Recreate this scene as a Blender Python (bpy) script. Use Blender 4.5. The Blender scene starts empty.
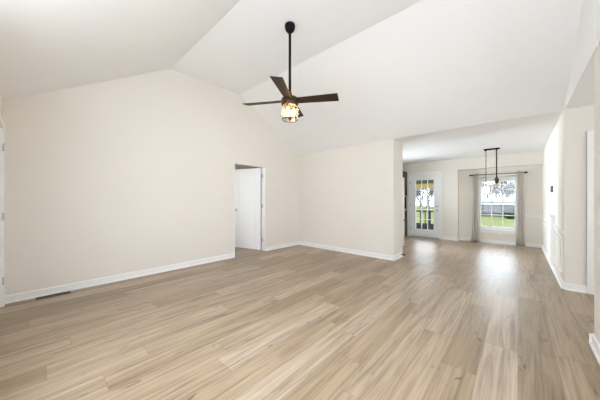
import bpy, bmesh, math, random
from mathutils import Vector, Matrix
random.seed(7)
S = bpy.context.scene
C = S.collection
PI = math.pi

# ------------------------------------------------------------------ camera
cd = bpy.data.cameras.new('camera')
cam = bpy.data.objects.new('camera', cd); C.objects.link(cam)
cd.sensor_width = 36.0; cd.lens = 14.4; cd.clip_start = 0.02; cd.clip_end = 300
YAW = math.radians(42.25)
cam.location = (0, 0, 1.22); cam.rotation_euler = (PI/2, 0, YAW)
S.camera = cam
S.view_settings.view_transform = 'Standard'; S.view_settings.look = 'None'
S.view_settings.gamma = 1.0; S.view_settings.use_curve_mapping = False
S.view_settings.exposure = 0.13
S.cycles.use_denoising = True
S.cycles.max_bounces = 14; S.cycles.diffuse_bounces = 9; S.cycles.glossy_bounces = 5
S.cycles.transparent_max_bounces = 16; S.cycles.transmission_bounces = 8
S.cycles.caustics_reflective = False; S.cycles.caustics_refractive = False
S.cycles.sample_clamp_indirect = 6.0

# ------------------------------------------------------------------ world (bright overcast)
w = bpy.data.worlds.new('overcast'); S.world = w; w.use_nodes = True
wn, wl = w.node_tree.nodes, w.node_tree.links
bg = wn['Background']
tc = wn.new('ShaderNodeTexCoord'); sp = wn.new('ShaderNodeSeparateXYZ'); rp = wn.new('ShaderNodeValToRGB')
wl.new(tc.outputs['Generated'], sp.inputs[0]); wl.new(sp.outputs['Z'], rp.inputs[0]); wl.new(rp.outputs[0], bg.inputs[0])
rp.color_ramp.elements[0].color = (0.905, 0.985, 1.08, 1); rp.color_ramp.elements[1].color = (0.82, 0.93, 1.07, 1)
bg.inputs[1].default_value = 7.2

def area(name, loc, direction, sx, sy, power, color=(1, 1, 1), spread=PI):
    l = bpy.data.lights.new(name, 'AREA'); l.shape = 'RECTANGLE'; l.size = sx; l.size_y = sy
    l.energy = power; l.color = color; l.spread = spread
    o = bpy.data.objects.new(name, l); C.objects.link(o); o.location = loc
    o.rotation_euler = Vector(direction).to_track_quat('-Z', 'Z').to_euler()
    return o
COOL = (0.84, 0.935, 1.03)
area('hall_fill_light', (3.2, 4.0, 1.35), (-1, 0, 0), 1.2, 1.6, 24, COOL)  # added fill at the closed hall end, no window modelled there
area('kitchen_fill_light', (-4.42, 6.95, 1.55), (1, -0.13, 0.02), 1.6, 1.2, 68, COOL, 1.4)  # added fill in front of the solid kitchen wall, narrowed towards the dining side
area('bedroom_fill_light', (-6.0, 1.85, 1.4), (0, 1, 0), 1.5, 1.5, 20, (0.95, 0.98, 1.0))  # unseen fill added to brighten the open door, bedroom walls are solid

# ------------------------------------------------------------------ materials
def mat(name, col, rough=0.5, metal=0.0, spec=0.5, noise=0.0, nscale=40, bump=0.0, bscale=300, coat=0.0):
    m = bpy.data.materials.new(name); m.use_nodes = True
    nt = m.node_tree; b = nt.nodes['Principled BSDF']
    b.inputs['Base Color'].default_value = (*col, 1); b.inputs['Roughness'].default_value = rough
    b.inputs['Metallic'].default_value = metal; b.inputs['Specular IOR Level'].default_value = spec
    b.inputs['Coat Weight'].default_value = coat
    tcn = nt.nodes.new('ShaderNodeTexCoord')
    nz = nt.nodes.new('ShaderNodeTexNoise'); nz.inputs['Scale'].default_value = nscale
    nt.links.new(tcn.outputs['Object'], nz.inputs['Vector'])
    mx = nt.nodes.new('ShaderNodeMix'); mx.data_type = 'RGBA'
    a = max(noise, 0.01)
    mx.inputs[6].default_value = (*[c*(1-a) for c in col], 1)
    mx.inputs[7].default_value = (*[min(1, c*(1+a)) for c in col], 1)
    nt.links.new(nz.outputs['Fac'], mx.inputs[0]); nt.links.new(mx.outputs[2], b.inputs['Base Color'])
    if bump:
        n2 = nt.nodes.new('ShaderNodeTexNoise'); n2.inputs['Scale'].default_value = bscale
        nt.links.new(tcn.outputs['Object'], n2.inputs['Vector'])
        bp = nt.nodes.new('ShaderNodeBump'); bp.inputs['Strength'].default_value = bump; bp.inputs['Distance'].default_value = 0.002
        nt.links.new(n2.outputs['Fac'], bp.inputs['Height']); nt.links.new(bp.outputs[0], b.inputs['Normal'])
    return m

def emit(name, col, st):
    m = bpy.data.materials.new(name); m.use_nodes = True
    b = m.node_tree.nodes['Principled BSDF']
    b.inputs['Base Color'].default_value = (*col, 1)
    b.inputs['Emission Color'].default_value = (*col, 1); b.inputs['Emission Strength'].default_value = st
    return m

def clear_glass(name, tint=(0.96, 0.98, 0.98), refl=0.9, milky=0.0):
    m = bpy.data.materials.new(name); m.use_nodes = True
    nt = m.node_tree; nt.nodes.clear()
    o = nt.nodes.new('ShaderNodeOutputMaterial'); t = nt.nodes.new('ShaderNodeBsdfTransparent')
    g = nt.nodes.new('ShaderNodeBsdfGlossy'); mx = nt.nodes.new('ShaderNodeMixShader')
    lw = nt.nodes.new('ShaderNodeLayerWeight'); lw.inputs[0].default_value = 0.35
    ml = nt.nodes.new('ShaderNodeMath'); ml.operation = 'MULTIPLY'; ml.inputs[1].default_value = refl
    t.inputs[0].default_value = (*tint, 1); g.inputs['Roughness'].default_value = 0.03
    nt.links.new(lw.outputs['Fresnel'], ml.inputs[0]); nt.links.new(ml.outputs[0], mx.inputs[0])
    nt.links.new(t.outputs[0], mx.inputs[1]); nt.links.new(g.outputs[0], mx.inputs[2])
    if milky:
        tl = nt.nodes.new('ShaderNodeBsdfTranslucent'); tl.inputs[0].default_value = (0.95, 0.93, 0.88, 1)
        m2 = nt.nodes.new('ShaderNodeMixShader'); m2.inputs[0].default_value = milky
        nt.links.new(mx.outputs[0], m2.inputs[1]); nt.links.new(tl.outputs[0], m2.inputs[2]); mx = m2
    nt.links.new(mx.outputs[0], o.inputs[0])
    return m

def floor_mat():
    m = bpy.data.materials.new('oak_vinyl_plank'); m.use_nodes = True
    nt = m.node_tree; N = nt.nodes; L = nt.links; b = N['Principled BSDF']
    def mth(op, a, c=None, d=None):
        n = N.new('ShaderNodeMath'); n.operation = op
        for i, v in enumerate((a, c, d)):
            if v is None: continue
            if isinstance(v, (int, float)): n.inputs[i].default_value = v
            else: L.new(v, n.inputs[i])
        return n.outputs[0]
    def vec(x, y, z):
        n = N.new('ShaderNodeCombineXYZ')
        for i, v in enumerate((x, y, z)):
            if isinstance(v, (int, float)): n.inputs[i].default_value = v
            else: L.new(v, n.inputs[i])
        return n.outputs[0]
    def noise(v, scale=1.0, detail=4, dist=0.0, rough=0.55):
        n = N.new('ShaderNodeTexNoise'); L.new(v, n.inputs['Vector'])
        n.inputs['Scale'].default_value = scale; n.inputs['Detail'].default_value = detail
        n.inputs['Distortion'].default_value = dist; n.inputs['Roughness'].default_value = rough
        return n.outputs['Fac']
    def ramp(f, stops):
        n = N.new('ShaderNodeValToRGB'); L.new(f, n.inputs[0]); e = n.color_ramp.elements
        while len(e) > 1: e.remove(e[-1])
        e[0].position = stops[0][0]; e[0].color = (*stops[0][1], 1)
        for p, c in stops[1:]:
            x = e.new(p); x.color = (*c, 1)
        return n.outputs[0]
    def mix(f, a, c, mode='MIX'):
        n = N.new('ShaderNodeMix'); n.data_type = 'RGBA'; n.blend_type = mode
        for i, v in ((0, f), (6, a), (7, c)):
            if isinstance(v, (int, float)): n.inputs[i].default_value = v
            elif isinstance(v, tuple): n.inputs[i].default_value = (*v, 1)
            else: L.new(v, n.inputs[i])
        return n.outputs[2]
    PW, PL = 0.215, 1.40
    tcn = N.new('ShaderNodeTexCoord'); s = N.new('ShaderNodeSeparateXYZ'); L.new(tcn.outputs['Object'], s.inputs[0])
    X, Y = s.outputs['X'], s.outputs['Y']
    px = mth('DIVIDE', X, PW); row = mth('FLOOR', px); fx = mth('FRACT', px)
    wn1 = N.new('ShaderNodeTexWhiteNoise'); wn1.noise_dimensions = '1D'; L.new(row, wn1.inputs['W'])
    py = mth('ADD', mth('DIVIDE', Y, PL), mth('MULTIPLY', wn1.outputs['Value'], 7.0))
    idx = mth('FLOOR', py); fy = mth('FRACT', py)
    wn2 = N.new('ShaderNodeTexWhiteNoise'); wn2.noise_dimensions = '2D'; L.new(vec(row, idx, 0), wn2.inputs['Vector'])
    r = wn2.outputs['Value']; r40 = mth('MULTIPLY', r, 40.0)
    base = ramp(r, FLOOR_TONES)
    g1 = noise(vec(mth('MULTIPLY', X, 19.0), mth('MULTIPLY', Y, 0.95), r40), 1.0, 5, 1.2)
    g2 = noise(vec(mth('MULTIPLY', X, 80.0), mth('MULTIPLY', Y, 2.6), r40), 1.0, 3, 0.3)
    g3 = noise(vec(mth('MULTIPLY', X, 19.0), mth('MULTIPLY', Y, 4.5), mth('ADD', r40, 9.0)), 1.0, 2, 0.8)
    c = mix(1.0, base, ramp(g1, [(0.28, (0.50, 0.45, 0.39)), (0.45, (0.88, 0.86, 0.84)), (0.62, (1.12, 1.12, 1.13))]), 'MULTIPLY')
    c = mix(1.0, c, ramp(g2, [(0.30, (0.80, 0.77, 0.74)), (0.52, (1.02, 1.02, 1.02)), (0.70, (1.09, 1.09, 1.10))]), 'MULTIPLY')
    c = mix(1.0, c, ramp(g3, [(0.24, (0.40, 0.34, 0.28)), (0.34, (1, 1, 1))]), 'MULTIPLY')
    ex = mth('MULTIPLY', mth('MINIMUM', fx, mth('SUBTRACT', 1.0, fx)), PW)
    ey = mth('MULTIPLY', mth('MINIMUM', fy, mth('SUBTRACT', 1.0, fy)), PL)
    e = mth('MINIMUM', ex, ey)
    seam = mth('LESS_THAN', e, 0.0013)
    c = mix(mth('MULTIPLY', seam, 0.7), c, (0.10, 0.065, 0.04))
    L.new(c, b.inputs['Base Color'])
    L.new(mth('ADD', mth('MULTIPLY', g1, 0.16), FLOOR_ROUGH), b.inputs['Roughness'])
    b.inputs['Specular IOR Level'].default_value = 0.85
    bp = N.new('ShaderNodeBump'); bp.inputs['Strength'].default_value = 0.12; bp.inputs['Distance'].default_value = 0.002
    L.new(mth('SUBTRACT', mth('MULTIPLY', g2, 0.4), seam), bp.inputs['Height']); L.new(bp.outputs[0], b.inputs['Normal'])
    return m
FLOOR_ROUGH = 0.285
FLOOR_TONES = [(0.0, (0.28, 0.200, 0.120)), (0.25, (0.325, 0.238, 0.149)), (0.5, (0.36, 0.267, 0.174)),
               (0.75, (0.395, 0.300, 0.207)), (1.0, (0.44, 0.348, 0.258))]

def linen(name, col, trans):
    m = mat(name, col, 0.9, spec=0.1, noise=0.05, nscale=120); nt = m.node_tree
    b = nt.nodes['Principled BSDF']; o = nt.nodes['Material Output']
    t = nt.nodes.new('ShaderNodeBsdfTranslucent'); t.inputs[0].default_value = (*[c*0.95 for c in col], 1)
    mx = nt.nodes.new('ShaderNodeMixShader'); mx.inputs[0].default_value = trans
    nt.links.new(b.outputs[0], mx.inputs[1]); nt.links.new(t.outputs[0], mx.inputs[2]); nt.links.new(mx.outputs[0], o.inputs[0])
    return m

M = {
 'wall': mat('beige_wall_paint', (0.79, 0.752, 0.692), 0.75, spec=0.25, noise=0.012, nscale=3, bump=0.05),
 'ceil': mat('white_ceiling_paint', (0.885, 0.89, 0.885), 0.85, spec=0.2, noise=0.01, nscale=2, bump=0.05),
 'trim': mat('white_trim_paint', (0.86, 0.86, 0.85), 0.38, spec=0.45),
 'door': mat('white_door_paint', (0.86, 0.87, 0.87), 0.42, spec=0.4),
 'floor': floor_mat(),
 'black': mat('matte_black_metal', (0.009, 0.008, 0.007), 0.6, spec=0.12),
 'bronze': mat('oil_rubbed_bronze', (0.085, 0.052, 0.03), 0.38, metal=0.8, noise=0.2),
 'walnut': mat('dark_walnut_blade', (0.030, 0.016, 0.009), 0.5, spec=0.22, noise=0.3, nscale=18),
 'brass': mat('brass_hinge', (0.62, 0.50, 0.24), 0.35, metal=1.0),
 'satin': mat('brushed_steel', (0.55, 0.55, 0.54), 0.5, metal=0.3),
 'nickel': mat('satin_nickel', (0.52, 0.50, 0.47), 0.32, metal=1.0),
 'glass': clear_glass('window_glass', refl=0.6),
 'shadeglass': clear_glass('clear_shade_glass', (0.97, 0.95, 0.90), 0.35, 0.10),
 'opal': clear_glass('milky_shade_glass', (0.97, 0.96, 0.94), 0.4, 0.45),
 'bulb': emit('glowing_filament_bulb', (1.0, 0.62, 0.24), 22.0),
 'pbulb': emit('lit_pendant_bulb', (1.0, 0.93, 0.82), 9.0),
 'curtain': linen('greige_linen_curtain', (0.87, 0.84, 0.80), 0.14),
 'curtain_edge': mat('white_curtain_lining', (0.80, 0.79, 0.77), 0.9, spec=0.1),
 'shade': linen('white_roller_shade', (0.84, 0.835, 0.81), 0.45),
 'plastic': mat('white_plastic', (0.84, 0.84, 0.82), 0.4),
 'greyplastic': mat('grey_plastic', (0.14, 0.14, 0.14), 0.35),
 'espresso': mat('espresso_cabinet_wood', (0.035, 0.022, 0.016), 0.4, noise=0.25, nscale=20),
 'counter': mat('pale_countertop', (0.62, 0.58, 0.53), 0.3, noise=0.15, nscale=60),
 'fridge': mat('white_appliance_enamel', (0.82, 0.82, 0.81), 0.3),
 'register': mat('brown_floor_register_metal', (0.055, 0.043, 0.032), 0.45, metal=0.6),
 'lawn': mat('lawn_grass', (0.074, 0.080, 0.024), 0.95, spec=0.05, noise=0.3, nscale=1.3),
 'bark': mat('grey_bark', (0.105, 0.104, 0.104), 0.95, spec=0.05, noise=0.2, nscale=5),
 'siding': mat('grey_siding', (0.05, 0.05, 0.05), 0.8, noise=0.05),
 'roof': mat('pale_grey_roof', (0.095, 0.094, 0.092), 0.85, noise=0.08),
 'hedge': mat('dark_evergreen', (0.014, 0.017, 0.010), 0.95, spec=0.05, noise=0.5, nscale=4),
 'deck': mat('dark_grey_deck_boards', (0.018, 0.018, 0.019), 0.8, noise=0.2, nscale=8),
 'beam': mat('golden_timber_beam', (0.52, 0.37, 0.12), 0.7, noise=0.1, nscale=9),
 'pane_dark': mat('dark_window_pane', (0.05, 0.055, 0.06), 0.1),
 'porch': mat('grey_green_porch_boards', (0.16, 0.17, 0.12), 0.8, noise=0.1, nscale=9),
 'white': mat('chalk_white_paint', (0.80, 0.80, 0.79), 0.6),
}

# ------------------------------------------------------------------ mesh helpers
def box(bm, x0, x1, y0, y1, z0, z1, bev=0.0):
    vs = [bm.verts.new((x, y, z)) for x in (min(x0, x1), max(x0, x1)) for y in (min(y0, y1), max(y0, y1)) for z in (min(z0, z1), max(z0, z1))]
    fs = [bm.faces.new([vs[i] for i in f]) for f in ((0,1,3,2),(4,6,7,5),(0,4,5,1),(2,3,7,6),(0,2,6,4),(1,5,7,3))]
    if bev:
        es = list({e for f in fs for e in f.edges})
        bmesh.ops.bevel(bm, geom=es, offset=bev, segments=2, affect='EDGES', profile=0.5)
    return bm
def prism(bm, pts, a0, a1, axis):
    """polygon pts extruded along axis between a0 and a1; pts give the two other coordinates in order"""
    def P(p, a):
        return {'x': (a, p[0], p[1]), 'y': (p[0], a, p[1]), 'z': (p[0], p[1], a)}[axis]
    A = [bm.verts.new(P(p, a0)) for p in pts]; B = [bm.verts.new(P(p, a1)) for p in pts]
    n = len(pts)
    fs = [bm.faces.new(A), bm.faces.new(B[::-1])]
    for i in range(n): fs.append(bm.faces.new((A[i], B[i], B[(i+1) % n], A[(i+1) % n])))
    bmesh.ops.recalc_face_normals(bm, faces=fs)
    return bm
def tube(bm, p0, p1, r0, r1=None, seg=14, caps=True):
    r1 = r0 if r1 is None else r1
    p0, p1 = Vector(p0), Vector(p1); d = (p1-p0)
    q = d.to_track_quat('Z', 'Y')
    A = [bm.verts.new(p0 + q @ Vector((r0*math.cos(2*PI*i/seg), r0*math.sin(2*PI*i/seg), 0))) for i in range(seg)]
    B = [bm.verts.new(p1 + q @ Vector((r1*math.cos(2*PI*i/seg), r1*math.sin(2*PI*i/seg), 0))) for i in range(seg)]
    for i in range(seg):
        f = bm.faces.new((A[i], A[(i+1) % seg], B[(i+1) % seg], B[i])); f.smooth = True
    if caps: bm.faces.new(A[::-1]); bm.faces.new(B)
    return bm
def lathe(bm, prof, cx=0, cy=0, seg=28, close=False):
    rings = []
    for r, z in prof:
        if r < 1e-5: rings.append([bm.verts.new((cx, cy, z))])
        else: rings.append([bm.verts.new((cx+r*math.cos(2*PI*i/seg), cy+r*math.sin(2*PI*i/seg), z)) for i in range(seg)])
    prs = list(zip(rings, rings[1:])) + ([(rings[-1], rings[0])] if close else [])
    for a, b in prs:
        for i in range(seg):
            j = (i+1) % seg
            if len(a) == 1 and len(b) == 1: continue
            if len(a) == 1: f = bm.faces.new((a[0], b[j], b[i]))
            elif len(b) == 1: f = bm.faces.new((a[i], a[j], b[0]))
            else: f = bm.faces.new((a[i], a[j], b[j], b[i]))
            f.smooth = True
    bmesh.ops.recalc_face_normals(bm, faces=bm.faces)
    return bm
def torus(bm, cx, cy, z, R, r, seg=32, s2=8):
    return lathe(bm, [(R + r*math.cos(2*PI*k/s2), z + r*math.sin(2*PI*k/s2)) for k in range(s2)], cx, cy, seg, close=True)
def BM(): return bmesh.new()
def obj(name, bm, m, parent=None):
    me = bpy.data.meshes.new(name); bm.to_mesh(me); bm.free()
    me.materials.append(M[m]); o = bpy.data.objects.new(name, me); C.objects.link(o)
    if parent:
        o.parent = parent
        if parent.type == 'EMPTY' or True:
            o.matrix_parent_inverse = parent_matrix(parent).inverted()
    return o
def parent_matrix(p):
    m = Matrix.Translation(p.location) @ p.rotation_euler.to_matrix().to_4x4()
    return (parent_matrix(p.parent) @ p.matrix_parent_inverse @ m) if p.parent else m
def tag(o, label, cat, group=None, kind=None):
    o['label'] = label; o['category'] = cat
    if group: o['group'] = group
    if kind: o['kind'] = kind
    return o
def thing(name, label, cat, loc, group=None):
    o = bpy.data.objects.new(name, None); C.objects.link(o); o.location = loc; o.empty_display_size = 0.1
    return tag(o, label, cat, group)
def struct(name, bm, m, label=None, cat=None):
    o = obj(name, bm, m); o['kind'] = 'structure'
    o['label'] = label or name.replace('_', ' '); o['category'] = cat or name.split('_')[0]
    return o
def struct_empty(name, loc, label, cat):
    o = thing(name, label, cat, loc); o['kind'] = 'structure'; return o

# ------------------------------------------------------------------ the house: key planes
XL, YF, YB, XR = -4.47, -0.26, 4.85, 0.465        # left wall, front wall, back wall, right wall
EF, EB, HP = 2.38, 2.45, 3.507                    # front eave, back eave and flat top heights
Y1, Y2 = 1.578, 2.977                             # the two folds of the vault
YD, YW = 8.48, 8.70                               # patio door wall, window niche wall
DL0, DL1, DLH = 2.84, 3.69, 2.015                  # bedroom doorway in the left wall
XN, YN = 0.472, 3.14                              # near right wall and its end

def vault(y):
    if y < Y1: return EF + (HP-EF)*(y-YF)/(Y1-YF)
    if y < Y2: return HP
    return HP + (EB-HP)*(y-Y2)/(YB-Y2)

bm = BM(); box(bm, -8.0, 3.4, -0.6, 8.9, -0.12, 0.0)
struct('floor', bm, 'floor', 'light oak plank floor running through all the rooms', 'floor')

# vaulted ceiling
T = 0.12
bm = BM()
prof = [(YF-0.2, vault(YF) - (HP-EF)/(Y1-YF)*0.2), (Y1, HP), (Y2, HP), (YB, EB)]
prism(bm, prof + [(y, z+T) for y, z in prof[::-1]], XL-0.14, XR+0.0, 'x')
struct('ceiling', bm, 'ceil', 'white vaulted ceiling with a flat top between two slopes', 'ceiling')
bm = BM(); box(bm, XL-0.14, XR+0.0, YB, 8.9, EB, EB+T); struct('ceiling_dining', bm, 'ceil', 'flat white ceiling over the dining area', 'ceiling')
bm = BM(); box(bm, XR+0.12, 3.4, YN-0.1, 8.9, EB, EB+T); struct('ceiling_hall', bm, 'ceil', 'flat white ceiling of the side hall', 'ceiling')
bm = BM(); box(bm, -8.0, XL-0.14, 1.4, 6.2, EB, EB+T); struct('ceiling_bedroom', bm, 'ceil', 'flat white ceiling of the room behind the open door', 'ceiling')

# left gable wall
bm = BM()
prism(bm, [(YF-0.12, 0), (DL0, 0), (DL0, HP), (Y1, HP), (YF, EF), (YF-0.12, EF)], XL-0.12, XL, 'x')
prism(bm, [(DL0, DLH), (DL1, DLH), (DL1, vault(DL1)), (Y2, HP), (DL0, HP)], XL-0.12, XL, 'x')
prism(bm, [(DL1, 0), (YB+0.12, 0), (YB+0.12, EB), (YB, EB), (DL1, vault(DL1))], XL-0.12, XL, 'x')
struct('wall_left', bm, 'wall', 'tall beige gable wall with the inner doorway', 'wall')
# back wall with its stub end
bm = BM(); box(bm, XL, -1.86, YB, YB+0.12, 0, EB); box(bm, -1.98, -1.86, YB+0.12, 5.37, 0, EB)
struct('wall_back', bm, 'wall', 'beige wall ending beside the way to the dining area', 'wall')
# front wall, behind the camera: door at its left end, wide window opening added for light
bm = BM()
FX0, FX1 = -4.36, -3.50
box(bm, XL-0.12, FX0, YF-0.12, YF, 0, EF); box(bm, FX0, FX1, YF-0.12, YF, 2.04, EF)
box(bm, FX1, -2.45, YF-0.12, YF, 0, EF); box(bm, -2.45, 0.25, YF-0.12, YF, 0, 0.45); box(bm, -2.45, 0.25, YF-0.12, YF, 2.22, EF)
box(bm, 0.25, XN+0.12, YF-0.12, YF, 0, EF)
struct('wall_front', bm, 'wall', 'beige wall with the white hinged door at its end', 'wall')
# near right wall, gable over the hall opening
bm = BM(); RW = (0.55, 2.25, 0.95, 2.15)  # RW: extents of the added side window that lets in light
box(bm, XN, XN+0.12, YF, RW[0], 0, EB); box(bm, XN, XN+0.12, RW[1], YN, 0, EB); box(bm, XN, XN+0.12, RW[0], RW[1], 0, RW[2]); box(bm, XN, XN+0.12, RW[0], RW[1], RW[3], EB)
struct('wall_right', bm, 'wall', 'beige wall end at the edge of the hall opening', 'wall')
bm = BM(); prism(bm, [(YF, EB), (YF, EF+0.1), (Y1, HP+0.02), (Y2, HP+0.02), (YB, EB)], XR, XR+0.12, 'x')
struct('wall_gable', bm, 'ceil', 'white gable above the hall opening', 'wall')
# dining right wall + wall facing the hall
bm = BM(); box(bm, XR, XR+0.12, YB, YW+0.12, 0, EB)
struct('wall_dining', bm, 'wall', 'side wall of the dining area with chair rail', 'wall')
HX0, HX1 = 0.76, 1.55
bm = BM(); box(bm, XR+0.12, HX0, YB, YB+0.12, 0, EB); box(bm, HX0, HX1, YB, YB+0.12, 2.04, EB); box(bm, HX1, 3.4, YB, YB+0.12, 0, EB)
struct('wall_hall', bm, 'wall', 'beige wall of the side hall with a white door', 'wall')
bm = BM(); box(bm, XN+0.12, 3.4, YN-0.12, YN, 0, EB); box(bm, 3.28, 3.4, YN, YB, 0, EB)
struct('wall_hall_near', bm, 'wall', 'near wall and end of the side hall', 'wall')
# dining end wall: patio door, then the window niche
PX0, PX1 = -2.70, -1.81
WX0, WX1, WZ0, WZ1 = -0.87, 0.0, 0.385, 1.93
NX = -1.334; NH = 2.12
bm = BM()
box(bm, XL, PX0, YD, YD+0.14, 0, EB); box(bm, PX0, PX1, YD, YD+0.14, 2.04, EB); box(bm, PX1, NX, YD, YD+0.14, 0, EB)
box(bm, NX, XR, YD, YW+0.12, NH, EB); box(bm, NX-0.14, NX, YD+0.14, YW+0.12, 0, EB)
box(bm, NX, WX0, YW, YW+0.12, 0, NH); box(bm, WX1, XR, YW, YW+0.12, 0, NH)
box(bm, WX0, WX1, YW, YW+0.12, 0, WZ0); box(bm, WX0, WX1, YW, YW+0.12, WZ1, NH)
struct('wall_end', bm, 'wall', 'end wall of the dining area with the patio door and window niche', 'wall')
bm = BM(); box(bm, XL-0.12, XL, YB+0.12, YD+0.14, 0, EB); struct('wall_kitchen', bm, 'wall', 'kitchen side wall', 'wall')
# bedroom shell
bm = BM(); box(bm, -8.0, -7.88, 1.4, 6.2, 0, EB); box(bm, -7.88, XL-0.12, 6.08, 6.2, 0, EB); box(bm, -7.88, XL-0.12, 1.4, 1.52, 0, EB)
struct('wall_bedroom', bm, 'wall', 'walls of the room behind the open door', 'wall')

# ------------------------------------------------------------------ trim
def base_run(bm, p0, p1, n, h=0.095, t=0.014):
    """baseboard with shoe moulding from p0 to p1, n = outward normal of the wall"""
    (x0, y0), (x1, y1), (nx, ny) = p0, p1, n
    L = math.hypot(x1-x0, y1-y0); d = ((x1-x0)/L, (y1-y0)/L)
    pr = [(0, 0), (0.026, 0), (0.026, 0.012), (0.020, 0.021), (t, 0.024), (t, h-0.012), (t*0.45, h), (0, h)]
    A = [bm.verts.new((x0+nx*a, y0+ny*a, z)) for a, z in pr]; B = [bm.verts.new((x1+nx*a, y1+ny*a, z)) for a, z in pr]
    k = len(pr); fs = [bm.faces.new(A), bm.faces.new(B[::-1])]
    for i in range(k): fs.append(bm.faces.new((A[i], B[i], B[(i+1) % k], A[(i+1) % k])))
    bmesh.ops.recalc_face_normals(bm, faces=fs)
CW = 0.062    # casing width
bm = BM(); base_run(bm, (XL, YF), (XL, DL0-0.004), (1, 0)); base_run(bm, (XL, DL1+0.004), (XL, YB), (1, 0))
struct('baseboard_left', bm, 'trim', 'white baseboard along the tall gable wall', 'baseboard')
bm = BM(); base_run(bm, (XL, YB), (-1.86+0.026, YB), (0, -1)); base_run(bm, (-1.86, YB-0.026), (-1.86, 5.30), (1, 0))
struct('baseboard_back', bm, 'trim', 'white baseboard along the back wall and round its end', 'baseboard')
bm = BM(); base_run(bm, (XR, YB-0.026), (XR, YW), (-1, 0)); base_run(bm, (XR-0.026, YB), (HX0-0.09, YB), (0, -1))
struct('baseboard_dining', bm, 'trim', 'white baseboard of the dining side wall and hall corner', 'baseboard')
bm = BM(); base_run(bm, (XN, YF), (XN, YN+0.026), (-1, 0)); base_run(bm, (XN-0.026, YN), (3.4, YN), (0, 1))
struct('baseboard_right', bm, 'trim', 'white baseboard at the end of the near wall', 'baseboard')
bm = BM(); base_run(bm, (PX1+0.075, YD), (NX, YD), (0, -1)); base_run(bm, (NX, YD), (NX, YW), (1, 0)); base_run(bm, (NX, YW), (XR, YW), (0, -1))
struct('baseboard_end', bm, 'trim', 'white baseboard below the window and beside the patio door', 'baseboard')
bm = BM(); base_run(bm, (FX1+0.08, YF), (XN, YF), (0, 1)); struct('baseboard_front', bm, 'trim', 'white baseboard of the front wall', 'baseboard')

def rail(bm, p0, p1, n, z=0.775):
    (x0, y0), (x1, y1), (nx, ny) = p0, p1, n
    pr = [(0, z-0.035), (0.010, z-0.032), (0.013, z-0.005), (0.026, z+0.008), (0.028, z+0.024), (0.018, z+0.03), (0, z+0.03)]
    A = [bm.verts.new((x0+nx*a, y0+ny*a, h)) for a, h in pr]; B = [bm.verts.new((x1+nx*a, y1+ny*a, h)) for a, h in pr]
    k = len(pr); fs = [bm.faces.new(A), bm.faces.new(B[::-1])]
    for i in range(k): fs.append(bm.faces.new((A[i], B[i], B[(i+1) % k], A[(i+1) % k])))
    bmesh.ops.recalc_face_normals(bm, faces=fs)
bm = BM(); rail(bm, (XR, YB+0.02), (XR, 5.93), (-1, 0)); rail(bm, (XR, 6.55), (XR, YW), (-1, 0)); rail(bm, (WX1+0.14, YW), (XR, YW), (0, -1))
struct('trim_1', bm, 'trim', 'white chair rail round the dining area', 'trim')
# picture-frame mouldings below the chair rail
def frame_x(bm, x, y0, y1, z0, z1, wd=0.03, t=0.014):
    for a, b, c, d in ((y0, y1, z0, z0+wd), (y0, y1, z1-wd, z1), (y0, y0+wd, z0+wd, z1-wd), (y1-wd, y1, z0+wd, z1-wd)):
        box(bm, x-t, x, a, b, c, d)
bm = BM(); frame_x(bm, XR, YB+0.13, 5.84, 0.20, 0.68); frame_x(bm, XR, 6.62, 7.55, 0.20, 0.68); frame_x(bm, XR, 7.65, 8.58, 0.20, 0.68)
struct('trim_2', bm, 'trim', 'white panel mouldings below the chair rail', 'trim')

# ------------------------------------------------------------------ doors
def panel_slab(bm, w, h, t, panels, st=0.11):
    """slab in local coords x 0..w, y -t/2..t/2, z 0..h; panels = list of (z0,z1)"""
    box(bm, 0, st, -t/2, t/2, 0, h); box(bm, w-st, w, -t/2, t/2, 0, h)
    zs = [0] + [z for p in panels for z in p] + [h]
    for i in range(0, len(zs), 2): box(bm, st, w-st, -t/2, t/2, zs[i], zs[i+1])
    for z0, z1 in panels:
        box(bm, st, w-st, -t*0.22, t*0.22, z0, z1)
        box(bm, st+0.05, w-st-0.05, -t*0.40, t*0.40, z0+0.05, z1-0.05, 0.006)
    return bm
def place(bm, loc, rz):
    bmesh.ops.transform(bm, matrix=Matrix.Translation(loc) @ Matrix.Rotation(rz, 4, 'Z'), verts=bm.verts)
    return bm

# inner doorway: casing (fixed) and an open slab
bm = BM()
for x0, x1 in ((XL-0.136, XL-0.12),):
    box(bm, x0, x1, DL0-CW, DL0, 0, DLH+CW); box(bm, x0, x1, DL1, DL1+CW, 0, DLH+CW); box(bm, x0, x1, DL0, DL1, DLH, DLH+CW)
box(bm, XL-0.12, XL+0.006, DL0-0.0, DL0+0.012, 0, DLH); box(bm, XL-0.12, XL+0.006, DL1-0.012, DL1, 0, DLH); box(bm, XL-0.12, XL+0.003, DL0+0.012, DL1-0.012, DLH-0.012, DLH)
struct('trim_3', bm, 'trim', 'white jamb lining of the inner doorway', 'trim')
hinge = Vector((XL-0.135, DL1-0.035, 0.012))
ang = math.atan2(-0.21, -0.79)
door = struct_empty('door_1', (hinge.x, hinge.y, 0), 'white panelled inner door standing open in the gable wall', 'door')
bm = panel_slab(BM(), 0.81, 1.985, 0.035, [(0.22, 0.95), (1.08, 1.89)]); place(bm, hinge, ang); obj('door_slab', bm, 'door', door)
def local(p, base, a): return Vector(base) + Matrix.Rotation(a, 3, 'Z') @ Vector(p)
bm = BM()
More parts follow.
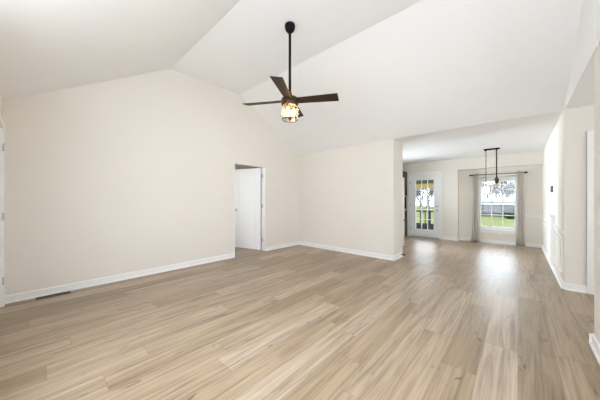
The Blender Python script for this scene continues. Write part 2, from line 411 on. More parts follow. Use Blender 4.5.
for s in (-1, 1):
    c = local((0.75, s*0.018, 0.96), hinge, ang); d = (Matrix.Rotation(ang, 3, 'Z') @ Vector((0, s, 0)))
    tube(bm, c, c+d*0.008, 0.032, seg=20); tube(bm, c+d*0.008, c+d*0.038, 0.011, seg=12)
    tube(bm, c+d*0.034, c+d*0.05, 0.020, 0.027, 18); tube(bm, c+d*0.05, c+d*0.064, 0.027, 0.017, 18)
k = obj('door_knob', bm, 'nickel', door); k['label'] = 'dark round door knob'
for i, z in enumerate((1.80, 1.08, 0.26)):
    bm = BM(); cx, cy = XL-0.112, DL1-0.020
    tube(bm, (cx, cy, z-0.045), (cx, cy, z+0.045), 0.0075, seg=10); tube(bm, (cx, cy, z+0.045), (cx, cy, z+0.052), 0.009, 0.004, 10)
    box(bm, cx-0.001, cx+0.034, cy+0.005, cy+0.008, z-0.045, z+0.045)
    o = obj('hinge', bm, 'brass' if i == 0 else 'nickel', door); o['label'] = 'brass hinge' if i == 0 else 'steel hinge'

# front door at the left edge
bm = BM()
box(bm, XL+0.004, FX0+0.012, YF, YF+0.018, 0, 2.06); box(bm, FX1-0.012, FX1+0.075, YF, YF+0.018, 0, 2.06); box(bm, FX0+0.012, FX1-0.012, YF, YF+0.018, 2.03, 2.06+0.04)
box(bm, FX0, FX0+0.012, YF-0.12, YF, 0, 2.04); box(bm, FX1-0.012, FX1, YF-0.12, YF, 0, 2.04)
struct('trim_4', bm, 'trim', 'white casing round the front door', 'trim')
fd = struct_empty('door_2', (FX0+0.012, YF-0.022, 0), 'white door at the near end of the gable wall', 'door')
bm = panel_slab(BM(), FX1-FX0-0.03, 2.02, 0.04, [(0.24, 0.95), (1.08, 1.88)]); place(bm, (FX0+0.015, YF-0.052, 0.008), 0); obj('door_slab', bm, 'door', fd)
for z in (1.82, 1.03, 0.30):
    bm = BM(); cx, cy = FX0+0.019, YF+0.010
    for q in (-0.03, 0.0, 0.03): tube(bm, (cx, cy, z+q-0.012), (cx, cy, z+q+0.012), 0.007, seg=10)
    tube(bm, (cx, cy, z-0.045), (cx, cy, z+0.045), 0.004, seg=10)
    obj('hinge', bm, 'satin', fd)
bm = BM(); c = Vector((FX1-0.085, YF-0.032, 0.96))
tube(bm, c, c+Vector((0, 0.006, 0)), 0.032, seg=20); tube(bm, c+Vector((0, 0.006, 0)), c+Vector((0, 0.026, 0)), 0.011, seg=12); tube(bm, c+Vector((0, 0.024, 0)), c+Vector((0, 0.046, 0)), 0.027, 0.02, 18)
obj('door_knob', bm, 'nickel', fd)

# hall door
bm = BM()
box(bm, HX0-0.095, HX0, YB-0.018, YB, 0, 2.04+0.075); box(bm, HX1, HX1+0.095, YB-0.018, YB, 0, 2.04+0.075); box(bm, HX0, HX1, YB-0.018, YB, 2.04, 2.04+0.075)
box(bm, HX0-0.095, HX0-0.080, YB-0.026, YB, 0, 2.115); box(bm, HX1+0.08, HX1+0.095, YB-0.026, YB, 0, 2.115)
box(bm, HX0, HX0+0.012, YB, YB+0.12, 0, 2.04); box(bm, HX1-0.012, HX1, YB, YB+0.12, 0, 2.04); box(bm, HX0+0.012, HX1-0.012, YB, YB+0.12, 2.028, 2.04)
struct('trim_5', bm, 'trim', 'white casing round the hall door', 'trim')
hd = struct_empty('door_3', (HX0+0.02, YB+0.05, 0), 'white door in the side hall', 'door')
bm = panel_slab(BM(), HX1-HX0-0.036, 2.01, 0.035, [(0.22, 0.95), (1.08, 1.89)]); place(bm, (HX0+0.018, YB+0.05, 0.01), 0); obj('door_slab', bm, 'door', hd)
bm = BM(); c = Vector((HX0+0.085, YB+0.033, 0.96)); tube(bm, c, c+Vector((0, -0.035, 0)), 0.011, seg=12); tube(bm, c+Vector((0, -0.035, 0)), c+Vector((0, -0.06, 0)), 0.027, 0.02, 18); obj('door_knob', bm, 'nickel', hd)

# patio door, three by five lights
bm = BM(); CP = 0.075
box(bm, PX0-CP, PX0, YD-0.018, YD, 0, 2.04+CP); box(bm, PX1, PX1+CP-0.01, YD-0.018, YD, 0, 2.04+CP); box(bm, PX0, PX1, YD-0.018, YD, 2.04, 2.04+CP)
box(bm, PX0, PX0+0.014, YD, YD+0.14, 0, 2.04); box(bm, PX1-0.014, PX1, YD, YD+0.14, 0, 2.04); box(bm, PX0+0.014, PX1-0.014, YD, YD+0.14, 2.026, 2.04)
struct('trim_6', bm, 'trim', 'white casing round the glazed patio door', 'trim')
pd = struct_empty('door_4', (PX0+0.02, YD+0.04, 0), 'white glazed patio door with fifteen panes', 'door')
GX0, GX1, GZ0, GZ1 = -2.52, -1.985, 0.265, 1.87
dy0, dy1 = YD+0.022, YD+0.066
bm = BM(); a0, a1 = PX0+0.017, PX1-0.017
box(bm, a0, GX0, dy0, dy1, 0.03, 2.022); box(bm, GX1, a1, dy0, dy1, 0.03, 2.022); box(bm, GX0, GX1, dy0, dy1, 0.03, GZ0); box(bm, GX0, GX1, dy0, dy1, GZ1, 2.022)
for a, b, c, d in ((GX0-0.03, GX0, GZ0-0.03, GZ1+0.03), (GX1, GX1+0.03, GZ0-0.03, GZ1+0.03), (GX0, GX1, GZ0-0.03, GZ0), (GX0, GX1, GZ1, GZ1+0.03)):
    box(bm, a, b, dy0-0.010, dy0, c, d)
obj('door_slab', bm, 'door', pd)
bm = BM(); box(bm, GX0, GX1, dy0+0.019, dy0+0.024, GZ0, GZ1); obj('glass_panes', bm, 'glass', pd)
bm = BM(); mw = 0.018
for i in (1, 2):
    x = GX0 + (GX1-GX0)*i/3; box(bm, x-mw/2, x+mw/2, dy0+0.004, dy1-0.004, GZ0, GZ1)
for i in range(1, 5):
    z = GZ0 + (GZ1-GZ0)*i/5; box(bm, GX0, GX1, dy0+0.006, dy1-0.006, z-mw/2, z+mw/2)
obj('muntins', bm, 'trim', pd)
for nm, z, rr in (('deadbolt', 1.02, 0.027), ('door_knob', 0.89, 0.03)):
    bm = BM(); c = Vector((PX1-0.08, dy0, z))
    tube(bm, c, c+Vector((0, -0.01, 0)), rr+0.004, seg=20); tube(bm, c+Vector((0, -0.01, 0)), c+Vector((0, -0.035, 0)), 0.012, seg=12)
    tube(bm, c+Vector((0, -0.03, 0)), c+Vector((0, -0.055, 0)), rr*0.95, rr*0.7, 18)
    obj(nm, bm, 'nickel', pd)
for z in (1.80, 1.05, 0.28):
    bm = BM(); tube(bm, (PX0+0.012, YD+0.012, z-0.05), (PX0+0.012, YD+0.012, z+0.05), 0.008, seg=10); box(bm, PX0+0.013, PX0+0.03, YD+0.017, YD+0.0215, z-0.05, z+0.05); obj('hinge', bm, 'nickel', pd)
bm = BM(); box(bm, PX0+0.014, PX1-0.014, YD-0.01, YD+0.14, 0.0, 0.028); obj('threshold', bm, 'nickel', pd)

# ------------------------------------------------------------------ dining window
win = struct_empty('window_1', ((WX0+WX1)/2, YW, WZ0), 'white sash window looking on to the lawn', 'window')
bm = BM(); f = 0.035
box(bm, WX0, WX0+f, YW, YW+0.12, WZ0, WZ1); box(bm, WX1-f, WX1, YW, YW+0.12, WZ0, WZ1); box(bm, WX0+f, WX1-f, YW, YW+0.12, WZ0, WZ0+f); box(bm, WX0+f, WX1-f, YW, YW+0.12, WZ1-f, WZ1)
obj('window_frame', bm, 'trim', win)
bm = BM(); box(bm, WX0-0.05, WX1+0.05, YW-0.035, YW, WZ0-0.03, WZ0, 0.004); box(bm, WX0-0.03, WX1+0.03, YW-0.014, YW, WZ0-0.10, WZ0-0.03); obj('window_sill', bm, 'trim', win)
ZM = 1.15
for nm, z0, z1, y in (('lower_sash', WZ0+f, ZM+0.02, YW+0.035), ('upper_sash', ZM-0.02, WZ1-f, YW+0.075)):
    x0, x1 = WX0+f, WX1-f; g = 0.034
    bm = BM(); box(bm, x0, x0+g, y, y+0.034, z0, z1); box(bm, x1-g, x1, y, y+0.034, z0, z1); box(bm, x0+g, x1-g, y, y+0.034, z0, z0+g+0.008); box(bm, x0+g, x1-g, y, y+0.034, z1-g, z1)
    s = obj(nm, bm, 'trim', win)
    bm = BM(); box(bm, x0+g, x1-g, y+0.014, y+0.019, z0+g, z1-g); obj('glass_panes', bm, 'glass', s)
    bm = BM()
    for i in (1, 2):
        x = x0+g + (x1-x0-2*g)*i/3; box(bm, x-0.011, x+0.011, y+0.004, y+0.03, z0+g, z1-g)
    z = (z0+z1)/2; box(bm, x0+g, x1-g, y+0.005, y+0.029, z-0.011, z+0.011)
    obj('muntins', bm, 'trim', s)
# front window, added unseen behind the camera to brighten the room evenly
fw = struct_empty('window_added_front', (-1.5, YF, 0.45), 'wide unseen front window added to let in light', 'window')
bm = BM()
for x in (-2.45, -1.57, -0.68, 0.20): box(bm, x, x+0.05, YF-0.10, YF-0.04, 0.45, 2.22)
for z in (0.45, 2.17): box(bm, -2.40, 0.20, YF-0.10, YF-0.04, z, z+0.05)
obj('window_frame', bm, 'trim', fw)

rw = struct_empty('window_added_side', (XN+0.06, 1.4, 0.95), 'unseen side window added to the near right wall to let in light', 'window')  # side window out of view, added to light the gable wall
bm = BM()
for y in (RW[0], 1.375, RW[1]-0.05): box(bm, XN+0.04, XN+0.10, y, y+0.05, RW[2], RW[3])
for z in (RW[2], RW[3]-0.05): box(bm, XN+0.04, XN+0.10, RW[0]+0.05, RW[1]-0.05, z, z+0.05)
obj('window_frame', bm, 'trim', rw)
# ------------------------------------------------------------------ ceiling fan
FXc, FYc, FZ = -2.200, 2.226, 2.495
fan = thing('ceiling_fan', 'dark four-blade ceiling fan with lit glass light hanging from the vaulted ceiling', 'ceiling fan', (FXc, FYc, HP))
bm = lathe(BM(), [(0, HP), (0.058, HP), (0.066, HP-0.010), (0.067, HP-0.040), (0.056, HP-0.078), (0.034, HP-0.104), (0.020, HP-0.110), (0, HP-0.110)], FXc, FYc); obj('canopy', bm, 'black', fan)
bm = tube(BM(), (FXc, FYc, HP-0.105), (FXc, FYc, FZ+0.075), 0.0168, seg=16); obj('downrod', bm, 'black', fan)
bm = lathe(BM(), [(0, FZ+0.13), (0.022, FZ+0.13), (0.026, FZ+0.10), (0.032, FZ+0.085), (0.046, FZ+0.072), (0.046, FZ+0.055), (0, FZ+0.055)], FXc, FYc); obj('rod_coupling', bm, 'bronze', fan)
bm = lathe(BM(), [(0, FZ+0.056), (0.085, FZ+0.056), (0.103, FZ+0.048), (0.108, FZ+0.03), (0.108, FZ-0.028), (0.104, FZ-0.04), (0.098, FZ-0.046), (0, FZ-0.046)], FXc, FYc)
torus(bm, FXc, FYc, FZ+0.03, 0.109, 0.0035); torus(bm, FXc, FYc, FZ-0.028, 0.109, 0.0035)
housing = obj('motor_housing', bm, 'bronze', fan)
A0 = math.radians(42.25 - 11)
for k in range(4):
    a = A0 + k*PI/2
    bm = BM(); N_ = 12; pitch = math.radians(13)
    top, bot = [], []
    for i in range(N_+1):
        s_ = i/N_; r = 0.100 + (0.615-0.100)*s_
        wd = 0.056 + 0.017*s_
        lead = 0.010*(1 if i == N_ else 0)
        for side in (1, -1):
            y = side*wd; rr = r + (0.014 if (i == N_ and side > 0) else 0)
            for lst, dz in ((top, 0.004), (bot, -0.004)):
                lst.append(bm.verts.new((rr, y*math.cos(pitch), y*math.sin(pitch)*-1 + dz)))
    for i in range(N_):
        bm.faces.new((top[2*i], top[2*i+1], top[2*i+3], top[2*i+2])); bm.faces.new((bot[2*i], bot[2*i+2], bot[2*i+3], bot[2*i+1]))
        for j in (0, 1):
            bm.faces.new((top[2*i+j], top[2*i+2+j], bot[2*i+2+j], bot[2*i+j]))
    bm.faces.new((top[0], bot[0], bot[1], top[1])); bm.faces.new((top[-2], top[-1], bot[-1], bot[-2]))
    bmesh.ops.recalc_face_normals(bm, faces=bm.faces)
    place(bm, (FXc, FYc, FZ+0.015), a); bl = obj('blade', bm, 'walnut', fan)
    bm = BM(); box(bm, 0.10, 0.215, -0.020, 0.020, 0.004, 0.009, 0.001)
    for q in (0.175, 0.20): tube(bm, (q, 0, 0.008), (q, 0, 0.013), 0.006, seg=8)
    place(bm, (FXc, FYc, FZ+0.015), a); obj('blade_iron', bm, 'bronze', bl)
# light kit: clear jar shade in a bronze wire cage
GZ = FZ-0.046
bm = lathe(BM(), [(0.096, GZ), (0.108, GZ-0.015), (0.117, GZ-0.05), (0.117, GZ-0.09), (0.110, GZ-0.14), (0.098, GZ-0.18)], FXc, FYc, 36); obj('glass_shade', bm, 'shadeglass', fan)
bm = torus(BM(), FXc, FYc, GZ-0.183, 0.098, 0.0065, 36); torus(bm, FXc, FYc, GZ-0.004, 0.096, 0.005, 36)
lathe(bm, [(0, GZ-0.150), (0.020, GZ-0.155), (0.026, GZ-0.172), (0.012, GZ-0.183), (0.006, GZ-0.20), (0, GZ-0.203)], FXc, FYc, 18)
tube(bm, (FXc, FYc, GZ), (FXc, FYc, GZ-0.155), 0.006, seg=10)
for k in range(3):
    a = k*PI*2/3+0.3; tube(bm, (FXc, FYc, GZ-0.180), (FXc+0.098*math.cos(a), FYc+0.098*math.sin(a), GZ-0.183), 0.003, seg=8)
obj('shade_cage', bm, 'bronze', fan)
for k in range(3):
    a = k*PI*2/3 + 0.75; bx, by = FXc+0.052*math.cos(a), FYc+0.052*math.sin(a)
    bm = lathe(BM(), [(0, GZ), (0.014, GZ), (0.015, GZ-0.035), (0.011, GZ-0.04), (0, GZ-0.04)], bx, by, 14); sk = obj('lamp_socket', bm, 'bronze', fan)
    bm = lathe(BM(), [(0, GZ-0.038), (0.011, GZ-0.042), (0.020, GZ-0.062), (0.026, GZ-0.085), (0.022, GZ-0.105), (0.010, GZ-0.117), (0, GZ-0.119)], bx, by, 16); obj('bulb', bm, 'bulb', sk)
lp_ = bpy.data.lights.new('fan_bulb_light', 'POINT'); lp_.energy = 5; lp_.color = (1.0, 0.72, 0.42); lp_.shadow_soft_size = 0.03
lo_ = bpy.data.objects.new('fan_bulb_light', lp_); C.objects.link(lo_); lo_.location = (FXc, FYc, GZ-0.135)

# ------------------------------------------------------------------ dining pendant
pend = thing('pendant_light', 'black bar pendant with two corded glass shades in front of the window', 'pendant light', (-0.465, 7.33, EB))
bm = BM(); box(bm, -0.615, -0.315, 7.285, 7.375, EB-0.028, EB, 0.006); obj('canopy', bm, 'black', pend)
for x, y, zc, hh, kind in ((-0.575, 7.33, 1.615, 0.075, 'lit'), (-0.375, 7.33, 1.765, 0.15, 'plain')):
    bm = tube(BM(), (x, y, EB-0.02), (x, y, zc), 0.006 if kind == 'lit' else 0.012, seg=10); lathe(bm, [(0, EB-0.028), (0.02, EB-0.028), (0.014, EB-0.05), (0, EB-0.05)], x, y, 14)
    cord = obj('cord', bm, 'black', pend)
    if kind == 'lit':
        bm = lathe(BM(), [(0, zc), (0.012, zc), (0.026, zc-0.02), (0.034, zc-hh+0.01), (0.034, zc-hh), (0, zc-hh)], x, y, 20); obj('lamp_holder', bm, 'nickel', cord)
        z0 = zc-hh
        bm = lathe(BM(), [(0.034, z0+0.004), (0.062, z0-0.012), (0.076, z0-0.04), (0.078, z0-0.145)], x, y, 26); obj('glass_shade', bm, 'opal', cord)
        bm = lathe(BM(), [(0, z0), (0.016, z0-0.004), (0.034, z0-0.035), (0.055, z0-0.075), (0.052, z0-0.105), (0.03, z0-0.13), (0, z0-0.135)], x, y, 20); obj('bulb', bm, 'pbulb', cord)
    else:
        bm = lathe(BM(), [(0, zc+0.004), (0.014, zc), (0.036, zc-0.03), (0.046, zc-0.075), (0.040, zc-0.12), (0.026, zc-hh), (0, zc-hh)], x, y, 20); obj('lamp_holder', bm, 'bronze', cord)
        z0 = zc-hh
        bm = lathe(BM(), [(0.026, z0+0.006), (0.062, z0-0.012), (0.076, z0-0.04), (0.078, z0-0.12)], x, y, 26); obj('glass_shade', bm, 'shadeglass', cord)

# ------------------------------------------------------------------ curtains, rod, roller shade
def curtain(name, xa, xb, xta, xtb, label, lining_side):
    y = YW-0.075; n = 60; rows = 16
    t = thing(name, label, 'curtain', ((xa+xb)/2, y, 0.01), 'curtains at the dining window')
    t.pop('group')
    bm = BM(); grid = []
    for j in range(rows+1):
        v = j/rows; z = 0.015 + (1.985-0.015)*v
        row = []
        for i in range(n+1):
            u = i/n; amp = 0.046*(1-0.2*v) 
            x = (xa+(xb-xa)*u)*(1-v) + (xta+(xtb-xta)*u)*v
            row.append(bm.verts.new((x, y + amp*math.sin(u*2*PI*3.0 + 0.5*math.sin(v*3)), z)))
        grid.append(row)
    for j in range(rows):
        for i in range(n):
            fc = bm.faces.new((grid[j][i], grid[j][i+1], grid[j+1][i+1], grid[j+1][i])); fc.smooth = True
    bmesh.ops.solidify(bm, geom=bm.faces[:], thickness=0.004)
    obj('curtain_panel', bm, 'curtain', t)
    return t
curtain('curtain', -1.015, -0.81, -0.965, -0.83, 'greige floor-length curtain hanging beside the patio door end of the window', 1)
curtain('curtain', -0.045, 0.145, -0.025, 0.10, 'greige floor-length curtain hanging beside the chair rail end of the window', -1)
rod = thing('curtain_rod', 'bronze curtain rod with round finials above the dining window', 'curtain rod', (-0.44, YW-0.075, 1.94))
bm = tube(BM(), (-1.01, YW-0.075, 1.945), (0.13, YW-0.075, 1.945), 0.009, seg=12); obj('pole', bm, 'bronze', rod)
for s, x in ((-1, -1.01), (1, 0.13)):
    bm = BM(); tube(bm, (x, YW-0.075, 1.945), (x+s*0.012, YW-0.075, 1.945), 0.013, 0.024, 14); tube(bm, (x+s*0.012, YW-0.075, 1.945), (x+s*0.045, YW-0.075, 1.945), 0.024, 0.024, 14); tube(bm, (x+s*0.045, YW-0.075, 1.945), (x+s*0.058, YW-0.075, 1.945), 0.024, 0.01, 14)
    obj('finial', bm, 'bronze', rod)
    bm = BM(); tube(bm, (x-s*0.03, YW, 1.94), (x-s*0.03, YW-0.075, 1.94), 0.006, seg=8); tube(bm, (x-s*0.03, YW, 1.94), (x-s*0.03, YW-0.006, 1.94), 0.02, seg=12); obj('bracket', bm, 'bronze', rod)
rs = thing('roller_shade', 'white roller shade pulled up at the top of the dining window', 'window shade', (-0.43, YW+0.02, 1.90))
bm = tube(BM(), (WX0+0.04, YW+0.012, 1.868), (WX1-0.04, YW+0.012, 1.868), 0.020, seg=16); obj('roller', bm, 'shade', rs)
bm = BM(); box(bm, WX0+0.05, WX1-0.05, YW-0.006, YW-0.003, 1.755, 1.868); obj('fabric', bm, 'shade', rs)
bm = BM(); box(bm, WX0+0.048, WX1-0.048, YW-0.010, YW+0.001, 1.738, 1.757, 0.002); obj('hem_bar', bm, 'shade', rs)

# ------------------------------------------------------------------ small wall fittings
t = thing('thermostat', 'small grey thermostat on the dining side wall above the chair rail', 'thermostat', (XR, 6.30, 1.42))
bm = BM(); box(bm, XR-0.024, XR, 6.22, 6.38, 1.36, 1.475, 0.004); obj('body', bm, 'greyplastic', t)
bm = BM(); box(bm, XR-0.027, XR-0.0235, 6.24, 6.36, 1.375, 1.465, 0.001); obj('screen', bm, 'greyplastic', t)
t = thing('light_switch', 'white light switch plate near the hall corner of the dining wall', 'light switch', (XR, 5.02, 1.12))
bm = BM(); box(bm, XR-0.006, XR, 4.975, 5.055, 1.065, 1.185, 0.002); obj('plate', bm, 'plastic', t)
bm = BM(); box(bm, XR-0.011, XR-0.005, 5.000, 5.030, 1.095, 1.155, 0.001); obj('rocker', bm, 'plastic', t)
t = thing('wall_outlet', 'white power outlet on the wall below the dining window', 'outlet', (-0.36, YW, 0.28))
bm = BM(); box(bm, -0.396, -0.324, YW-0.006, YW, 0.225, 0.34, 0.002); obj('plate', bm, 'plastic', t)
for z in (0.262, 0.303):
    bm = BM(); tube(bm, (-0.36, YW-0.005, z), (-0.36, YW-0.009, z), 0.016, seg=16); obj('socket', bm, 'trim', t)

# low white panel box standing out of the dining side wall
lp = thing('wall_cabinet', 'low white panelled box against the dining side wall at the chair rail', 'cabinet', (XR, 6.25, 0))
bm = BM(); box(bm, XR-0.046, XR, 5.95, 6.55, 0.10, 0.93, 0.003); obj('body', bm, 'trim', lp)
bm = BM(); box(bm, XR-0.060, XR, 5.94, 6.56, 0.93, 0.955, 0.003); obj('top', bm, 'trim', lp)
bm = BM(); box(bm, XR-0.054, XR-0.045, 5.98, 6.52, 0.13, 0.70, 0.002); obj('front_panel', bm, 'trim', lp)

# floor register
t = thing('floor_register', 'dark brown slotted floor register beside the gable wall baseboard', 'floor vent', (-4.39, 0.155, 0))
bm = BM(); x0, x1, y0, y1 = -4.436, -4.345, 0.0, 0.31
box(bm, x0, x1, y0, y0+0.016, 0, 0.006); box(bm, x0, x1, y1-0.016, y1, 0, 0.006); box(bm, x0, x0+0.014, y0+0.016, y1-0.016, 0, 0.006); box(bm, x1-0.014, x1, y0+0.016, y1-0.016, 0, 0.006)
obj('frame', bm, 'register', t)
bm = BM()
for i in range(18):
    y = y0+0.022 + i*0.0155; box(bm, x0+0.014, x1-0.014, y, y+0.005, 0.0005, 0.0045)
box(bm, (x0+x1)/2-0.003, (x0+x1)/2+0.003, y0+0.016, y1-0.016, 0.001, 0.005)
obj('louvers', bm, 'register', t)

# door stop at the end of the stub wall baseboard
t = thing('door_stop', 'small dark stop at the end of the stub wall baseboard', 'door stop', (-1.846, 5.27, 0.05))
bm = BM(); tube(bm, (-1.846, 5.27, 0.055), (-1.80, 5.27, 0.055), 0.006, seg=8); tube(bm, (-1.846, 5.27, 0.055), (-1.840, 5.27, 0.055), 0.016, seg=12); obj('stem', bm, 'black', t)
bm = BM(); tube(bm, (-1.80, 5.27, 0.055), (-1.778, 5.27, 0.055), 0.014, seg=12); obj('rubber_tip', bm, 'black', t)

# ------------------------------------------------------------------ kitchen slivers
fr = thing('refrigerator', 'white bottom-freezer refrigerator standing behind the end of the back wall', 'refrigerator', (-2.45, 5.80, 0))
bm = BM(); box(bm, -2.85, -2.16, 5.41, 6.20, 0.04, 1.77, 0.008); obj('body', bm, 'fridge', fr)
bm = BM(); box(bm, -2.16, -2.10, 5.41, 6.20, 0.72, 1.78, 0.008); d1 = obj('fridge_door', bm, 'fridge', fr)
bm = BM(); box(bm, -2.16, -2.10, 5.41, 6.20, 0.08, 0.705, 0.008); d2 = obj('freezer_door', bm, 'fridge', fr)
bm = tube(BM(), (-2.06, 5.47, 0.85), (-2.06, 5.47, 1.45), 0.012); tube(bm, (-2.10, 5.47, 0.88), (-2.06, 5.47, 0.88), 0.008); tube(bm, (-2.10, 5.47, 1.42), (-2.06, 5.47, 1.42), 0.008); obj('handle', bm, 'fridge', d1)
bm = tube(BM(), (-2.06, 5.50, 0.62), (-2.06, 6.05, 0.62), 0.012); tube(bm, (-2.10, 5.53, 0.62), (-2.06, 5.53, 0.62), 0.008); tube(bm, (-2.10, 6.02, 0.62), (-2.06, 6.02, 0.62), 0.008); obj('handle', bm, 'fridge', d2)
bm = BM(); box(bm, -2.80, -2.14, 5.44, 6.17, 0.0, 0.045); o = obj('toe_grille', bm, 'greyplastic', fr); o['label'] = 'dark toe grille'
bc = thing('base_cabinet', 'dark espresso base cabinet beside the patio door', 'cabinet', (-3.2, 8.2, 0))
bm = BM(); box(bm, -3.60, -2.79, 7.92, YD-0.003, 0.10, 0.87); box(bm, -3.60, -2.80, 7.98, YD-0.003, 0, 0.10); obj('body', bm, 'espresso', bc)
for i in range(2):
    x0 = -3.59 + i*0.40; bm = BM(); box(bm, x0, x0+0.39, 7.90, 7.92, 0.13, 0.85, 0.003); dd = obj('door', bm, 'espresso', bc)
    bm = BM(); tube(bm, (x0+(0.34 if i == 0 else 0.05), 7.88, 0.70), (x0+(0.34 if i == 0 else 0.05), 7.88, 0.82), 0.006, seg=8); tube(bm, (x0+(0.34 if i == 0 else 0.05), 7.90, 0.76), (x0+(0.34 if i == 0 else 0.05), 7.88, 0.76), 0.005, seg=8); obj('handle', bm, 'nickel', dd)
bm = BM(); box(bm, -3.62, -2.785, 7.88, YD-0.003, 0.872, 0.912, 0.004); tag(obj('countertop', bm, 'counter'), 'pale stone countertop lying on the dark base cabinet', 'countertop')
uc = thing('upper_cabinet', 'dark espresso upper cabinet with crown moulding beside the patio door', 'cabinet', (-3.2, 8.3, 1.37))
bm = BM(); box(bm, -3.60, -2.79, 8.15, YD-0.002, 1.37, 2.02); obj('body', bm, 'espresso', uc)
bm = BM(); prism(bm, [(8.13, 2.02), (8.04, 2.12), (8.04, 2.165), (YD-0.003, 2.165), (YD-0.003, 2.02)], -3.62, -2.785, 'x'); obj('crown_moulding', bm, 'espresso', uc)
for i in range(2):
    x0 = -3.59 + i*0.40; bm = BM(); box(bm, x0, x0+0.39, 8.13, 8.15, 1.39, 2.0, 0.003); obj('door', bm, 'espresso', uc)
ap = thing('microwave', 'black countertop appliance under the dark upper cabinet', 'appliance', (-3.0, 8.25, 0.912))
bm = BM(); box(bm, -3.30, -2.80, 8.04, 8.44, 0.926, 1.33, 0.01); obj('body', bm, 'black', ap)
bm = BM(); box(bm, -3.29, -2.95, 8.025, 8.04, 0.94, 1.31, 0.004); dd = obj('door', bm, 'greyplastic', ap)
bm = BM(); tube(bm, (-2.97, 8.005, 0.98), (-2.97, 8.005, 1.27), 0.007, seg=8); tube(bm, (-2.97, 8.025, 1.0), (-2.97, 8.005, 1.0), 0.005, seg=8); tube(bm, (-2.97, 8.025, 1.25), (-2.97, 8.005, 1.25), 0.005, seg=8); obj('handle', bm, 'black', dd)
for x in (-3.25, -2.85):
    for y in (8.09, 8.39): obj('foot', tube(BM(), (x, y, 0.912), (x, y, 0.927), 0.014, seg=10), 'black', ap)

# ------------------------------------------------------------------ outdoors
bm = BM(); GY = [8.9, 16, 30, 46, 120]; GZz = [-0.50, -0.55, -0.85, -1.2, -1.4]
rows = [[bm.verts.new((x, y, z)) for x in (-90, -30, 0, 40, 90)] for y, z in zip(GY, GZz)]
for a, b in zip(rows, rows[1:]):
    for i in range(4): bm.faces.new((a[i], a[i+1], b[i+1], b[i]))
o = struct('ground', bm, 'lawn', 'green lawn outside the dining window', 'lawn')
# deck and its railing
bm = BM()
for i in range(20): box(bm, -5.4+i*0.19, -5.4+i*0.19+0.18, 8.9, 11.5, -0.10, -0.06)
box(bm, -5.4, -1.6, 8.9, 11.5, -0.5, -0.105)
tag(obj('deck', bm, 'deck'), 'dark grey board deck outside the patio door', 'deck')
rl = thing('deck_railing', 'dark railing with balusters at the far edge of the deck', 'railing', (-3.5, 11.45, -0.06))
bm = BM(); box(bm, -5.4, -1.6, 11.40, 11.50, 0.70, 0.76); obj('top_rail', bm, 'deck', rl)
bm = BM(); box(bm, -5.4, -1.6, 11.43, 11.47, -0.06, 0.20); obj('kick_board', bm, 'deck', rl)
for x in (-5.35, -4.1, -2.87, -1.65):
    bm = BM(); box(bm, x-0.045, x+0.045, 11.41, 11.49, -0.06, 0.80); obj('post', bm, 'deck', rl)
for i in range(18):
    x = -5.2+i*0.20; bm = BM(); box(bm, x-0.017, x+0.017, 11.43, 11.465, 0.20, 0.70); obj('baluster', bm, 'deck', rl)
pr = thing('porch_roof', 'porch roof with a golden timber beam over the deck', 'porch roof', (-3.5, 10.3, 2.2))
bm = BM(); box(bm, -5.4, -1.5, 11.35, 11.5, 1.72, 1.93); obj('beam', bm, 'beam', pr)
bm = BM(); prism(bm, [(8.64, 2.52), (11.7, 1.95), (11.7, 2.02), (8.64, 2.60)], -5.5, -1.5, 'x'); obj('roof_panel', bm, 'porch', pr)
for x in (-5.3, -1.6):
    bm = BM(); box(bm, x-0.05, x+0.05, 11.38, 11.48, 0.80, 1.72); obj('post', bm, 'white', pr)
def gz(y):
    for (a, b), (c, d) in zip(zip(GY, GY[1:]), zip(GZz, GZz[1:])):
        if a <= y <= b: return c + (d-c)*(y-a)/(b-a)
    return -1.4
# neighbouring outbuilding
x0, x1, y0, y1 = -4.4, 1.6, 44, 49; g = gz(44)-0.05
hs = thing('neighbour_garage', 'low grey building with pale roof beyond the lawn', 'building', (-1.4, 46.5, g))
bm = BM(); box(bm, x0, x1, y0, y1, g-0.1, g+1.75); obj('walls', bm, 'siding', hs)
bm = BM(); prism(bm, [(y0-0.4, g+1.75), ((y0+y1)/2, g+2.75), (y1+0.4, g+1.75)], x0-0.3, x1+0.3, 'x'); obj('roof', bm, 'roof', hs)
for x in (-3.6, -2.2, -0.4):
    bm = BM(); box(bm, x, x+0.9, y0-0.05, y0+0.02, g+0.6, g+1.5); wv = obj('window', bm, 'roof', hs)
    bm = BM(); box(bm, x+0.08, x+0.82, y0-0.07, y0-0.04, g+0.68, g+1.42); obj('pane', bm, 'pane_dark', wv)
# dark evergreen shrubs
def shrub(x, y, r, h, label):
    rnd = random.Random(int(x*100)); bm = BM(); g = gz(y)
    bmesh.ops.create_icosphere(bm, subdivisions=4, radius=1.0)
    for v in bm.verts:
        n = v.co.normalized(); f = 1 + 0.16*math.sin(7*n.x+rnd.random()*0.6)*math.sin(8*n.y) + rnd.uniform(-0.10, 0.10)
        v.co = Vector((x + n.x*r*f, y + n.y*r*f, g + h/2 + n.z*h/2*f))
    t = tag(obj('shrub', bm, 'hedge'), label, 'shrub'); return t
shrub(2.4, 41, 1.5, 2.3, 'larger dark evergreen shrub beside the low grey building')
shrub(-0.6, 38, 0.8, 1.3, 'smaller dark evergreen shrub in front of the low grey building')
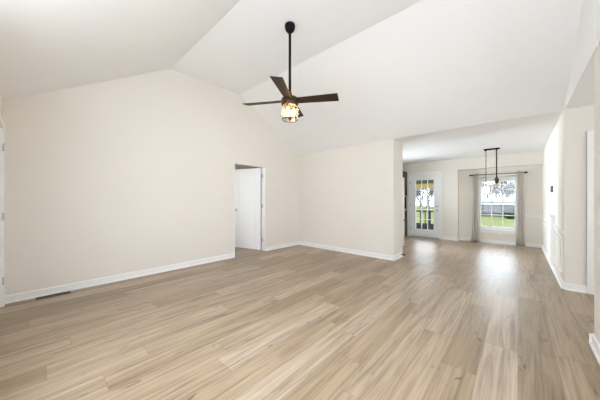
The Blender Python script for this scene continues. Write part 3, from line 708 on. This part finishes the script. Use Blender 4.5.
# bare trees
def tree_mesh(seed, H=9.0):
    rnd = random.Random(seed); bm = BM()
    def grow(p, d, L, r, lev):
        n = 3
        for i in range(n):
            q = p + d*L/n; r2 = r*0.84
            tube(bm, p, q, r, r2, 5 if lev > 1 else 8, False)
            p, r = q, r2
            d = (d + Vector((rnd.uniform(-.16, .16), rnd.uniform(-.16, .16), rnd.uniform(-.02, .14)))).normalized()
            if lev < 5 and (lev > 0 or i > 0):
                for _ in range(1 if lev == 0 else (1 if rnd.random() < .75 else 2)):
                    a = rnd.uniform(0, 2*PI); sd = Vector((math.cos(a), math.sin(a), rnd.uniform(0.1, 0.8)))
                    grow(p, (d*0.55 + sd*0.75).normalized(), L*rnd.uniform(.50, .72), r*0.74, lev+1)
        if lev < 5: grow(p, d, L*0.66, r*0.9, lev+1)
    grow(Vector((0, 0, -0.2)), Vector((0, 0, 1)), H*0.30, 0.24, 0)
    return bm
protos = []
spots = [(-7.0, 51, 0, 1.0), (-1.6, 56, 1, 1.1), (4.2, 53, 2, .95), (-5.0, 66, 0, 1.15), (2.0, 68, 1, 1.2), (-10, 61, 2, 1.1),
         (-12, 44, 1, .9), (-17, 53, 0, 1.0), (-23, 60, 2, 1.15), (-17, 68, 1, 1.2),
         (-7, 76, 1, 1.3), (0.5, 79, 2, 1.3), (6, 75, 0, 1.2), (-14, 77, 2, 1.3), (-27, 71, 0, 1.2), (-4.5, 87, 0, 1.4), (3.5, 89, 1, 1.4), (-12, 88, 2, 1.4), (-21, 82, 0, 1.3), (-30, 83, 1, 1.3),
         (0.8, 61, 0, 1.1), (-7.6, 69, 1, 1.2), (-1.5, 73, 2, 1.2), (-3.5, 97, 1, 1.5), (-9, 98, 0, 1.5), (8.5, 101, 2, 1.5), (7, 66, 1, 1.1),
         (-20, 67, 0, 1.2), (-20, 50, 2, 1.0), (-25, 78, 2, 1.3), (-17, 92, 1, 1.4), (-26, 93, 0, 1.4), (-34, 95, 2, 1.4)]
for i, (x, y, k, s) in enumerate(spots):
    if k >= len(protos):
        o = obj('bare_tree', tree_mesh(11+k), 'bark'); protos.append(o)
    else:
        o = protos[k].copy(); C.objects.link(o)
    o.location = (x, y, gz(y)); o.scale = (s, s, s); o.rotation_euler = (0, 0, i*1.3)
    tag(o, 'bare grey winter tree standing beyond the lawn', 'tree', 'bare trees beyond the lawn')
